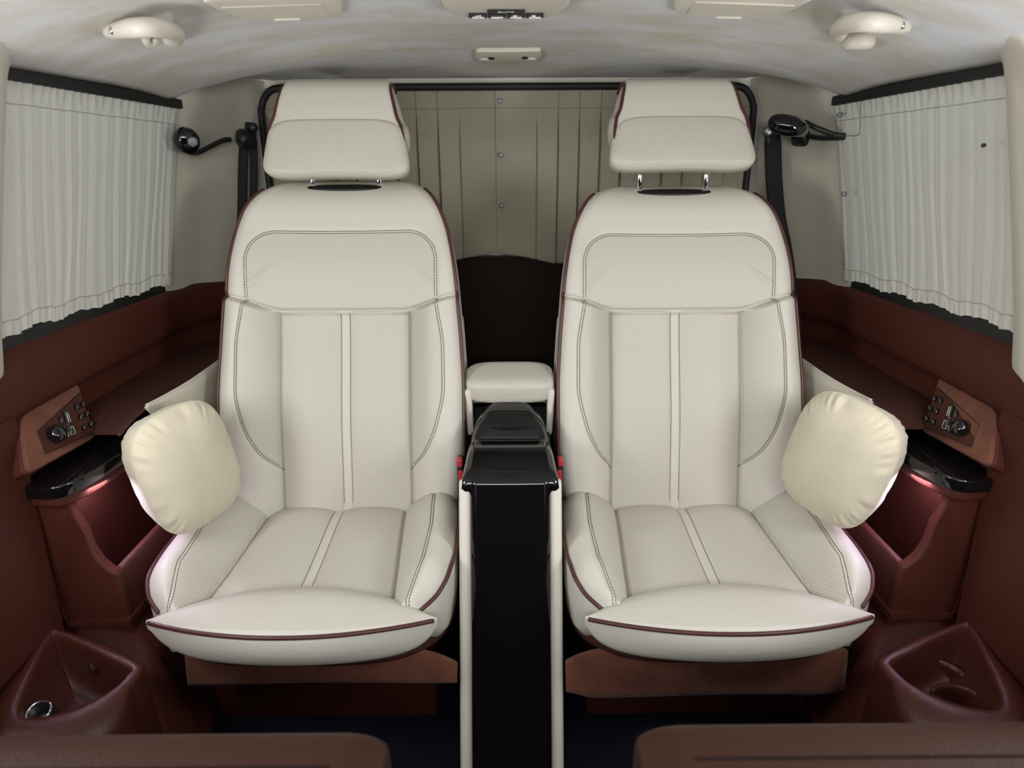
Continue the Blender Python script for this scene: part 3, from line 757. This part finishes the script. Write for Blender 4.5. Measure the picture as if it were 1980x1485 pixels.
# ================================================================== side consoles (arm ledges with switch panels)
PA = np.array([-.755, .884, .722]); PB = np.array([-.755, 1.022, .724]); PC = np.array([-.722, .985, .640]); PD = np.array([-.722, .830, .652])
PN = np.cross(PB-PA, PD-PA); PN /= np.linalg.norm(PN); PN = PN if PN[0] > 0 else -PN
def pl(x, y): return at_plane(x, y, (PA+PB+PC+PD)/4, PN)
MIR = lambda m, pts: np.asarray(pts, float)*np.array([-m, 1, 1])   # points given for the left side
for m, sd in SIDES:
    t = thing('side_console', 'brown leather arm ledge with black shelf and switch panel, %s wall' % sd, 'console', (m*.72, 1.0, .32))
    # front column and bin front
    z0 = [(-.778, .358), (-.66, .318), (-.66, .440), (-.672, .447), (-.684, .462), (-.693, .488), (-.699, .52), (-.702, .56), (-.702, .600), (-.778, .604)]
    fpan = prism('front_panel', MIR(m, [(a, .868 if a > -.7 else .862, b) for a, b in z0]), (0, .020, 0), 'brown', t, .006, 4)
    prism('bin_side', MIR(m, [(-.662, .868, .320), (-.655, 1.40, .318), (-.655, 1.40, .445), (-.662, .868, .440)]), (m*.016, 0, 0), 'brown', t, .006, 4)
    box('bin_floor', (m*.72, 1.13, .345), (.13, .54, .012), 'brown', t)
    box('bin_back', (m*.768, 1.13, .47), (.008, .54, .26), 'brown', t)
    # black shelf with its brown underside, curved in plan
    inner = curve([(-.745, .846), (-.718, .843), (-.700, .848), (-.686, .868), (-.675, .905), (-.668, .96), (-.664, 1.02), (-.660, 1.12), (-.655, 1.40)], 60)
    plan = [(a, b) for a, b in inner]+[(-.775, 1.40), (-.775, .846)]
    zs = lambda b: .598
    prism('shelf', MIR(m, [(a, b, .598) for a, b in plan]), (0, 0, .022), 'gloss', t, .003)
    prism('shelf_underside', MIR(m, [(a-.004, b+.006, .580) for a, b in plan]), (0, 0, .0178), 'brown', t, .004)
    # ledge behind the switch panel
    lp = [(-.770, 1.03), (-.655, 1.03), (-.640, 1.06), (-.634, 1.14), (-.632, 1.30), (-.632, 1.44), (-.77, 1.44)]
    L_ = curve([(-.672, .975), (-.664, 1.0), (-.655, 1.03), (-.645, 1.08), (-.636, 1.16), (-.634, 1.30), (-.634, 1.44)], 50)
    P, PU = [], []
    for a, b in L_:
        row = [(-.768+(a+.768)*k, b, .676-.004*(k > .97)-.028*max(0, (1.06-b)/.085)**2) for k in np.linspace(0, 1, 24)]
        P.append(MIR(m, row)); PU.append([(r[0], r[1], 1) for r in row])
    lg = grid('ledge_pad', np.array(P), 'brown_perf', t, puv=np.array(PU).reshape(-1, 3))
    # cream side of the ledge
    P = [MIR(m, [(a+.001-.012*q*k, b, .677-.177*k*q) for q in (0, .1, .32, .66, 1)]) for a, b, k in [(a, b, min(1, (b-1.028)/.12)) for a, b in L_ if b > 1.028]]
    cs_ = grid('ledge_side', np.array(P), 'cream', t); so = cs_.modifiers.new('thickness', 'SOLIDIFY'); so.thickness = .006
    tube('ledge_piping', MIR(m, [(a+.001, b, .678) for a, b in L_ if b > 1.03]), .0026, 'cream', t)
    # switch panel
    quad = [PA, PB, PC, PD]
    def rq(q, r, k=6):
        out = []
        for i in range(4):
            p, a, b = q[i], q[i-1], q[(i+1) % 4]
            ri = r if i in (0, 3) else r*.25
            e1, e2 = p+(a-p)/np.linalg.norm(a-p)*ri, p+(b-p)/np.linalg.norm(b-p)*ri
            for u in np.linspace(0, 1, k): out.append(e1*(1-u)**2+2*p*u*(1-u)+e2*u*u)
        return np.array(out)
    ctr = sum(quad)/4
    prism('panel_surround', MIR(m, rq([ctr+(p-ctr)*np.array([1, 1.05, 1.06])-PN*.008 for p in quad], .02)), MIR(m, [-PN*.07])[0], 'brown', t, .004)
    sp = prism('switch_panel', MIR(m, rq(quad, .018)), MIR(m, [-PN*.012])[0], 'suede', t, .0025)
    fac = [pl(153, 760), pl(182, 836), pl(87, 878), pl(71, 835)]
    prism('switch_plate', MIR(m, [p+PN*.0002 for p in fac]), MIR(m, [PN*.0012])[0], 'suede_dark', sp)
    ed = [p+PN*.0014 for p in (fac[1], fac[2], fac[3], fac[0])]
    tube('plate_groove', MIR(m, ed), .0007, 'rubber', sp, 6)
    kd = pl(104, 842); lathe('seat_knob', MIR(m, [kd])[0], MIR(m, [PN])[0], [(.0145, 0), (.0142, .010), (.0130, .014), (.009, .0165), (.0001, .017)], 'gloss', sp)
    ub = PB-PA; ub /= np.linalg.norm(ub); vb = PC-PB; vb /= np.linalg.norm(vb)
    def key(nm, x, y, w, h, th_, ang=0, mt='gloss', dz=0):
        c = pl(x, y)+PN*(th_/2+dz); ca, sa = math.cos(ang), math.sin(ang)
        a_, b_ = ub*ca+vb*sa, vb*ca-ub*sa
        R_ = np.stack([a_, b_, PN], 1)
        o = box(nm, (0, 0, 0), (w, h, th_), mt, sp, min(w, h, th_)*.3, R_)
        me = o.data; V = np.array([v.co for v in me.vertices])+c; V = MIR(m, V); me.vertices.foreach_set('co', V.ravel()); me.update()
        if m > 0:
            bm = bmesh.new(); bm.from_mesh(me); bmesh.ops.recalc_face_normals(bm, faces=bm.faces); bm.to_mesh(me); bm.free()
        return o
    for (x, y) in ((145, 788), (157, 783), (153, 807), (165, 801), (160, 828), (173, 821)):
        key('seat_button', x, y, .0085, .0095, .007)
    key('light_bar', 115, 813, .006, .013, .006)
    key('seat_back_key', 127, 810, .0085, .028, .004)
    key('seat_back_key', 134, 833, .0125, .0165, .004)
    key('seat_base_key', 124, 841, .013, .009, .004)
    def outline(pts):
        tube('key_outline', MIR(m, [pl(*p)+PN*.0045 for p in pts]), .00042, 'white', sp, 6)
    outline([(124, 801), (127, 800), (133, 817), (129, 818), (124, 801)])
    outline([(132, 828), (137, 826), (142, 840), (133, 843), (132, 838), (136, 836)])
    outline([(123, 839), (128, 838), (129, 846), (124, 847), (123, 839)])
    # light strip under the shelf
    box('light_strip', (m*.752, 1.02, .577), (.012, .26, .005), 'led', t)
    adopt(t)
    l = area('footwell_led_'+sd, (m*.752, .99, .574), (m*.735, .97, .40), .03, .26, 2.0, (.84, .68, 1))

# ================================================================== corner pockets
for m, sd in SIDES:
    t = thing('corner_pocket', 'moulded brown corner pocket with %s, low on the %s wall' % (('a metal socket', 'left') if m < 0 else ('cup recesses', 'right')), 'storage pocket', (m*.70, .78, .06))
    n0 = np.array([.30, .10, 1.]); p0 = at(105, 1212, X=-.752)
    R_ = lambda x, y: at_plane(x, y, p0, n0)
    rim = curve([R_(105, 1220), R_(150, 1238), R_(205, 1266), R_(250, 1290), R_(247, 1303), R_(222, 1328), R_(180, 1352), R_(125, 1374), R_(70, 1387), R_(38, 1384), R_(33, 1362), R_(48, 1320), R_(75, 1262), R_(96, 1225)], 140, closed=True)
    cen = rim.mean(0)
    n = len(rim); k = np.linspace(0, 1, n, endpoint=False)
    fw = np.clip(-(rim[:, 1]-cen[1])/.05, 0, 1)           # 1 at the front lip
    nn = n0/np.linalg.norm(n0)
    radial = rim-cen; radial[:, 2] = 0; radial /= np.linalg.norm(radial, axis=1)[:, None]
    # the lip swells at the front
    rows = []
    for f, dz in ((.02, -.085), (.35, -.085), (.62, -.08), (.80, -.062), (.88, -.038), (.925, -.020), (.955, -.009), (.980, -.0025)):
        rows.append(cen+(rim-cen)*f+np.array([0, 0, dz]))
    rows.append(rim+radial*.002)
    for q, w_, d_ in ((1, .012, .0015), (2, .026, .000), (3, .044, -.010), (4, .060, -.028), (5, .071, -.058), (6, .077, -.11), (7, .080, -.28)):
        off = radial*(w_*(.25+.75*fw))[:, None]
        rows.append(rim+off+np.array([0, 0, 1])*(d_*(.12+.88*fw) if q < 6 else np.full(n, d_*(1.)))[:, None])
    P = MIR(m, np.array(rows).reshape(-1, 3)).reshape(len(rows), n, 3)
    P[:, :, 0] = np.where(np.abs(P[:, :, 0]) > .7512, m*.7512, P[:, :, 0])
    grid('pocket_body', P, 'vinyl', t, cv=True, caps=True)
    if m < 0:
        c = at_plane(76, 1378, p0-np.array([0, 0, .018]), n0)
        lathe('power_socket', c, (.1, -.35, 1), [(.017, -.03), (.017, .0), (.0165, .003), (.0135, .003), (.0125, -.02), (.0001, -.02)], 'black', t)
        th = np.linspace(0, 2*np.pi, 40); Mx = frame_of((.1, -.35, 1), (0, 1, 0))
        tube('socket_ring', np.array([c+Mx @ np.array([.015*math.cos(a), .015*math.sin(a), .003]) for a in th]), .0016, 'chrome', t)
        blob('button', at_plane(184, 1312, p0-np.array([0, 0, .05]), n0)+np.array([0, .0, .02]), (.005, .004, .009), 'brown_soft', t)
    else:
        def Rm(x, y, d): q = at_plane(x, y, MIR(1, [p0-np.array([0, 0, d])])[0], MIR(1, [n0])[0]); return q
        for x, y, r in ((1800, 1310, .050), (1850, 1360, .040)):
            c = Rm(x, y, .055); 
            arc = [c+np.array([r*math.cos(a), r*.7*math.sin(a), .012]) for a in np.linspace(-.2, math.pi*.8, 24)]
            P = np.array([[p+np.array([0, 0, z]) for p in arc] for z in (0, -.01, -.03, -.05)])
            g = grid('cup_recess', P, 'vinyl', t); so = g.modifiers.new('thickness', 'SOLIDIFY'); so.thickness = .006
    # moulded step between pocket and wall and seat
    adopt(t)
    # sill trim the pocket is set in
    pts = [(-.776, .60, .10), (-.62, .60, .10), (-.58, .80, .13), (-.60, .92, .18), (-.64, .95, .30), (-.776, .95, .35)]
    rows = []
    for y, zz, xi in ((.50, .10, -.58), (.62, .16, -.58), (.74, .21, -.58), (.84, .285, -.60), (.875, .318, -.635), (.95, .325, -.65), (1.35, .325, -.655)):
        rows.append(MIR(m, [(-.776, y, zz+.02), (-.72, y, zz+.005), (xi-.03, y, zz-.01), (xi-.008, y, zz-.025), (xi+.01, y, zz-.07), (xi+.045, y, .09), (xi+.06, y, .05)]))
    tag(grid('trim_%d' % (6 if m < 0 else 7), np.array(rows), 'brown'), 'brown moulded sill along the floor on the %s' % sd, kind='structure')

# ================================================================== rear reading lamps
t = thing('reading_lamp', 'black gooseneck reading lamp on the left rear pillar', 'lamp', at(458, 268, Y=1.555))
c = at(458, 268, Y=1.56); hd = at(359, 270, Y=1.40)
lathe('base', c+np.array([.012, .01, 0]), (-.75, -.6, 0), [(.0001, -.02), (.021, -.02), (.022, .004), (.019, .012), (.012, .016), (.0001, .017)], 'black', t)
arm = curve([c+np.array([-.012, -.01, -.002]), at(430, 272, Y=1.53), at(405, 284, Y=1.49), at(382, 295, Y=1.45), at(366, 294, Y=1.415), at(362, 284, Y=1.40)], 40)
tube('arm', arm, .0055, 'black', t, 12)
ha = np.array([.55, -.75, -.35])
hdm = lathe('lamp_head', hd, ha, [(.0001, -.026), (.012, -.024), (.022, -.014), (.0265, 0), (.026, .010), (.022, .020), (.0001, .021)], 'black', t)
hdm.data.materials.clear(); hdm.data.materials.append(MT['gloss'])
lathe('lens', hd+ha/np.linalg.norm(ha)*.014+np.array([.012, -.004, .002]), ha, [(.010, .002), (.0095, .007), (.004, .009), (.0001, .0095)], 'lens', t)
adopt(t)
t = thing('reading_lamp', 'black gooseneck reading lamp on the right rear pillar', 'lamp', at(1560, 262, Y=1.53))
c = at(1560, 264, Y=1.53)
lathe('base', c+np.array([.0, .012, 0]), (.5, -.75, 0), [(.0001, -.02), (.021, -.02), (.022, .004), (.019, .012), (.012, .016), (.0001, .017)], 'black', t)
arm = curve([c+np.array([0, -.012, .0]), at(1590, 267, Y=1.48), at(1628, 266, Y=1.42), at(1634, 263, Y=1.41), at(1610, 259, Y=1.41), at(1580, 248, Y=1.42), at(1556, 236, Y=1.44)], 50)
tube('arm', arm, .0055, 'black', t, 12)
hd = at(1522, 242, Y=1.42); ha = at(1485, 238, Y=1.39)-at(1556, 246, Y=1.44)
hdm = blob('lamp_head', hd, (.040, .026, .019), 'gloss', t, frame_of((.1, -.45, 1), (.25, 1, 0)), 2.5)
lathe('collar', at(1549, 250, Y=1.43), (1, .3, -.2), [(.015, -.012), (.016, 0), (.013, .010), (.0001, .01)], 'snap', t)
adopt(t)

# ================================================================== seat belts
def strap(name, pts, w, nrm, parent):
    P = curve(pts, 40); nrm = np.array(nrm, float)
    T = np.gradient(P, axis=0); T /= np.linalg.norm(T, axis=1)[:, None]
    S = np.cross(T, nrm); S /= np.linalg.norm(S, axis=1)[:, None]
    G = np.stack([P-S*w/2, P-S*w/4+nrm*.0006, P+S*w/4+nrm*.0006, P+S*w/2], 1)
    o = grid(name, G, 'belt', parent); so = o.modifiers.new('thickness', 'SOLIDIFY'); so.thickness = .0016
    return o
t = thing('seat_belt', 'doubled black seat belt hanging behind the left seat', 'seat belt', at(485, 250, Y=1.590))
strap('webbing', [at(473, 265, Y=1.590), at(470, 330, Y=1.580), at(468, 420, Y=1.560), at(462, 520, Y=1.530), at(455, 640, Y=1.500)], .022, (.3, -.95, 0), t)
strap('webbing', [at(489, 268, Y=1.600), at(491, 330, Y=1.590), at(490, 420, Y=1.580), at(489, 640, Y=1.550)], .018, (.3, -.95, 0), t)
box('guide', at(484, 258, Y=1.590), (.030, .012, .05), 'black', t, .006, frame_of((.15, .1, 1), (.3, 1, 0)))
lathe('anchor_bolt', at(490, 246, Y=1.580), (.3, -1, 0), [(.010, -.01), (.010, .008), (.007, .011), (.0001, .011)], 'black', t)
adopt(t)
t = thing('seat_belt', 'black seat belt hanging behind the right seat', 'seat belt', at(1487, 256, Y=1.56))
strap('webbing', [at(1494, 272, Y=1.56), at(1496, 340, Y=1.55), at(1503, 420, Y=1.53), at(1518, 500, Y=1.50), at(1535, 640, Y=1.47)], .037, (-.3, -.95, 0), t)
box('guide', at(1494, 264, Y=1.565), (.040, .014, .036), 'black', t, .006, frame_of((-.1, .1, 1), (-.3, 1, 0)))
lathe('anchor_bolt', at(1484, 254, Y=1.55), (-.3, -1, 0), [(.011, -.02), (.011, .008), (.007, .011), (.0001, .011)], 'steel', t)
adopt(t)

# ================================================================== ceiling fittings
def on_ceil(x, y, drop=0.0):
    d = ray(x, y); lo, hi = .3, 3.0; f = lambda k: (CAM+d/d[1]*k)
    for _ in range(60):
        k = (lo+hi)/2; p = f(k)
        if p[2] > ceil_z(p[0], p[1])-drop: hi = k
        else: lo = k
    return f(lo)
CN = lambda p: np.array([(ceil_z(p[0]+.005, p[1])-ceil_z(p[0]-.005, p[1]))/.01, (ceil_z(p[0], p[1]+.005)-ceil_z(p[0], p[1]-.005))/.01, -1.])
for m, sd in SIDES:
    X = lambda x: x if m < 0 else 985-(x-985)*.99-1
    dy = 0 if m < 0 else -10
    t = thing('grab_handle', 'cream ceiling grab handle on the %s with a %s' % (('left', 'coat hook') if m < 0 else ('right', 'round end')), 'handle', on_ceil(X(290), 68+dy))
    hand = [on_ceil(X(a), b+dy, d) for a, b, d in ((207, 65, .002), (222, 60, .010), (245, 56, .020), (272, 53, .026), (300, 53, .026), (325, 57, .022), (340, 66, .012), (338, 76, .004), (318, 80, .002))]
    hp = curve(hand, 70); k = np.linspace(0, 1, len(hp))
    G = tube_data(hp, np.interp(k, [0, .08, .3, .7, .9, 1], [.005, .009, .0115, .0120, .0105, .005]), 16)
    grid('grip', G, 'cream_strip', t, cv=True, caps=True)
    lathe('screw', on_ceil(X(216), 60.5+dy, .016), (0, -.5, -1), [(.0001, .003), (.003, .0025), (.0032, -.004)], 'chrome', t, 12)
    # recess rim
    if m < 0:
        hk = curve([on_ceil(X(286), 68+dy, .004), on_ceil(X(282), 74+dy, .014), on_ceil(X(284), 82+dy, .018), on_ceil(X(292), 84+dy, .018), on_ceil(X(299), 78+dy, .016), on_ceil(X(299), 73+dy, .014)], 40)
        tube('coat_hook', hk, .0055, 'cream_strip', t, 12)
        blob('pivot', on_ceil(X(288), 74+dy, .008), (.008, .008, .006), 'cream', t)
    else:
        lathe('end_cup', on_ceil(X(300), 84+dy, .004), (0, 0, -1), [(.022, -.004), (.022, .010), (.018, .015), (.0001, .016)], 'cream_strip', t)
    adopt(t)
    # flush compartment / vent panel
    t = thing('ceiling_panel', 'cream flush ceiling panel with a pull tab, %s of the switch unit' % sd, 'ceiling panel', on_ceil(X(530), 18+dy*.3))
    ol = curve([(393, 5), (405, 12), (430, 24), (462, 35), (475, 37), (530, 36.5), (600, 34.5), (645, 32), (658, 29), (662, 20), (658, 8), (648, -2)], 60)
    ol = np.r_[ol, [(600, -8), (480, -8), (410, -2)]]
    ol3 = np.array([on_ceil(X(a), b+dy*.35, .007) for a, b in ol])
    prism('frame', ol3, (0, 0, .011), 'cream_strip', t, .003)
    il = np.array([on_ceil(X(a), b+dy*.35, .0066) for a, b in curve([(427, 13), (445, 22), (466, 33), (480, 35), (600, 32.5), (634, 29.5), (636, 26), (622, 8), (620, 6)], 40)])
    prism('lid', il, (0, 0, -.0016), 'cream', t)
    tube('lid_gap', il[-12:], .0008, 'rubber', t, 6)
    tb = np.array([on_ceil(X(a), b+dy*.35, .0075) for a, b in ((530, 35), (580, 34), (580, 37), (530, 38))])
    prism('pull_tab', tb, (0, 0, -.003), 'cream_strip', t, .001)
    adopt(t)
# overhead switch unit
t = thing('overhead_switch_unit', 'cream overhead switch unit with a row of black keys at ceiling centre', 'switch unit', on_ceil(980, 15))
ol = curve([(850, -12), (853, 5), (862, 20), (878, 31), (900, 35), (940, 35.5), (980, 36), (1020, 35.5), (1060, 34.5), (1080, 30), (1096, 18), (1104, 3), (1107, -12)], 60)
ol3 = np.array([on_ceil(a, b, .012) for a, b in ol])
us = prism('housing', ol3, (0, 0, .018), 'cream_strip', t, .006, 4)
def cpt(x, y): return on_ceil(x, y, .0121)
def cquad(nm, x0, x1, y0, y1, mt, par, dz=0):
    q = np.array([cpt(x0, y0), cpt(x1, y0), cpt(x1, y1), cpt(x0, y1)])-np.array([0, 0, dz]); return prism(nm, q, (0, 0, -.0018), mt, par, .0005)
keys = []
ka = cquad('key', 942, 1015, 17.5, 22.5, 'black', t); keys.append(ka)
for x0, x1 in ((906, 941), (943, 978), (980, 1014), (1016, 1051)):
    kk = cquad('key', x0, x1, 24.5, 32.5, 'black', t); keys.append(kk)
    cquad('key_bar', x0+7, x1-5, 29.8, 31.0, 'white', kk, .0019)
    keys[-1] = kk
for (x0, x1, y0, y1), k in (((919, 924, 27.4, 28.4), 1), ((925, 930, 26.6, 28.8), 1), ((992, 1000, 26.8, 27.6), 3), ((1028, 1036, 26.6, 28.6), 4)):
    cquad('key_symbol', x0, x1, y0, y1, 'white', keys[k], .0019)
# the word on the top key reads from the rear seats, so it is upside down from here
tx = bpy.data.curves.new('key_lettering', 'FONT'); tx.body = 'AUTO'; tx.size = .0085; tx.align_x = 'CENTER'; tx.align_y = 'CENTER'; tx.extrude = .0002
tx.materials.append(MT['white'])
to = bpy.data.objects.new('key_lettering', tx); COL.objects.link(to); to.parent = ka
to.name = 'lettering_source'
p = cpt(978, 20.2)-np.array([0, 0, .0022])
to.matrix_world = Matrix.Translation(p) @ Matrix(((-1, 0, 0), (0, 1, 0), (0, 0, -1))).to_4x4()
bpy.context.view_layer.update()
lm = bpy.data.meshes.new_from_object(to.evaluated_get(bpy.context.evaluated_depsgraph_get()))
lo = bpy.data.objects.new('key_lettering', lm); COL.objects.link(lo); lo.parent = ka; lo.matrix_world = to.matrix_world.copy()
bpy.data.objects.remove(to)
tubes('speaker_grille', [[on_ceil(965+i*2.6, 36.0+.9*math.sin(i/11*math.pi), .010), on_ceil(966.2+i*2.6, 36.0+.9*math.sin(i/11*math.pi), .010)] for i in range(12)], .0009, 'rubber', t, 5)
adopt(t)
# rear coat-hook plate with two sockets
t = thing('ceiling_bracket', 'small cream ceiling bracket with two dark holes above the rear curtain', 'bracket', on_ceil(982, 112))
ol = curve([(920, 102), (930, 100.6), (982, 100.6), (1036, 99.6), (1046, 101), (1045, 111), (1038, 120), (1026, 122.5), (982, 123), (940, 124), (927, 122), (921, 113)], 70, closed=True)
q3 = np.array([on_ceil(a, b, .007) for a, b in ol])
nrm_ = CN(on_ceil(982, 112)); nrm_ /= np.linalg.norm(nrm_)
pltm = prism('plate', q3, -nrm_*.011, 'cream', t, .003)
for x, y in ((950, 112), (1015, 111)):
    lathe('socket', on_ceil(x, y, .0075), nrm_, [(.0062, -.004), (.0062, .0018), (.005, .0025), (.0001, .001)], 'rubber', t, 20)
    sg = -1 if x < 982 else 1
    blob('dish', on_ceil(x+sg*12, y+3, .0065), (.012, .012, .0035), 'cream_strip', t)
adopt(t)

# ================================================================== front seats' backs nearest the camera
for m, lab, x0, x1 in ((-1, 'brown leather seat top at bottom, left of the console', -.95, -.118), (1, 'brown leather seat top at bottom, right of the console', .118, .95)):
    t = thing('front_seat', lab, 'seat', (m*.5, .38, .06))
    yb = .455; zt = .584 if m < 0 else .590
    xi = m*.118; xo = m*.95
    sec = curve([(yb, zt-.05), (yb-.004, zt-.018), (yb-.022, zt), (yb-.06, zt+.003), (yb-.10, zt-.004), (yb-.115, zt-.03), (yb-.115, zt-.30), (yb, zt-.30)], 60, closed=True)
    P, PU = [], []
    xs_ = xi+(xo-xi)*np.r_[0, .002, .006, .014, .022, .030, .038, .0405, .043, .05, .08, .2, .5, 1]
    cn = sec.mean(0)+np.array([0, .08])
    es = [.55, .78, .90, .97, 1.0, 1.0, .985, .955, .985, 1.0, 1.0, 1, 1, 1]
    for x, e in zip(xs_, es):
        q = cn+(sec-cn)*e; q = q-np.array([0, (.030 if e < .96 and abs(x-xi) < .02 else 0)*0+.012*max(0, 1-abs(x-xi)/.033)])
        P.append(np.c_[np.full(len(q), x), q[:, 0], q[:, 1]]); PU.append(np.c_[np.full(len(q), x), np.cumsum(np.r_[0, np.linalg.norm(np.diff(sec, axis=0), axis=1)]), (np.arange(len(q)) > 20)*1.])
    grid('backrest', np.array(P), 'brown_soft', t, cv=True, caps=True, puv=np.array(PU).reshape(-1, 3))
    for yy_ in (yb-.055,):
        tube('seam', [(xi+m*.045, yy_, zt+.0035), (xo, yy_, zt+.0035)], .0014, 'brown_dark', t)
    adopt(t)

# repeats share a group phrase
GROUPS = {'captain_seat': 'cream armchair seats', 'throw_pillow': 'throw pillows on the seats', 'reading_lamp': 'reading lamps on the rear pillars',
          'seat_belt': 'rear seat belts', 'grab_handle': 'ceiling grab handles', 'ceiling_panel': 'flush ceiling panels',
          'side_console': 'arm ledges along the walls', 'corner_pocket': 'corner pockets by the floor', 'front_seat': 'brown seat tops nearest the front'}
for o in COL.objects:
    k = o.name.split('.')[0]
    if o.parent is None and k in GROUPS: o['group'] = GROUPS[k]
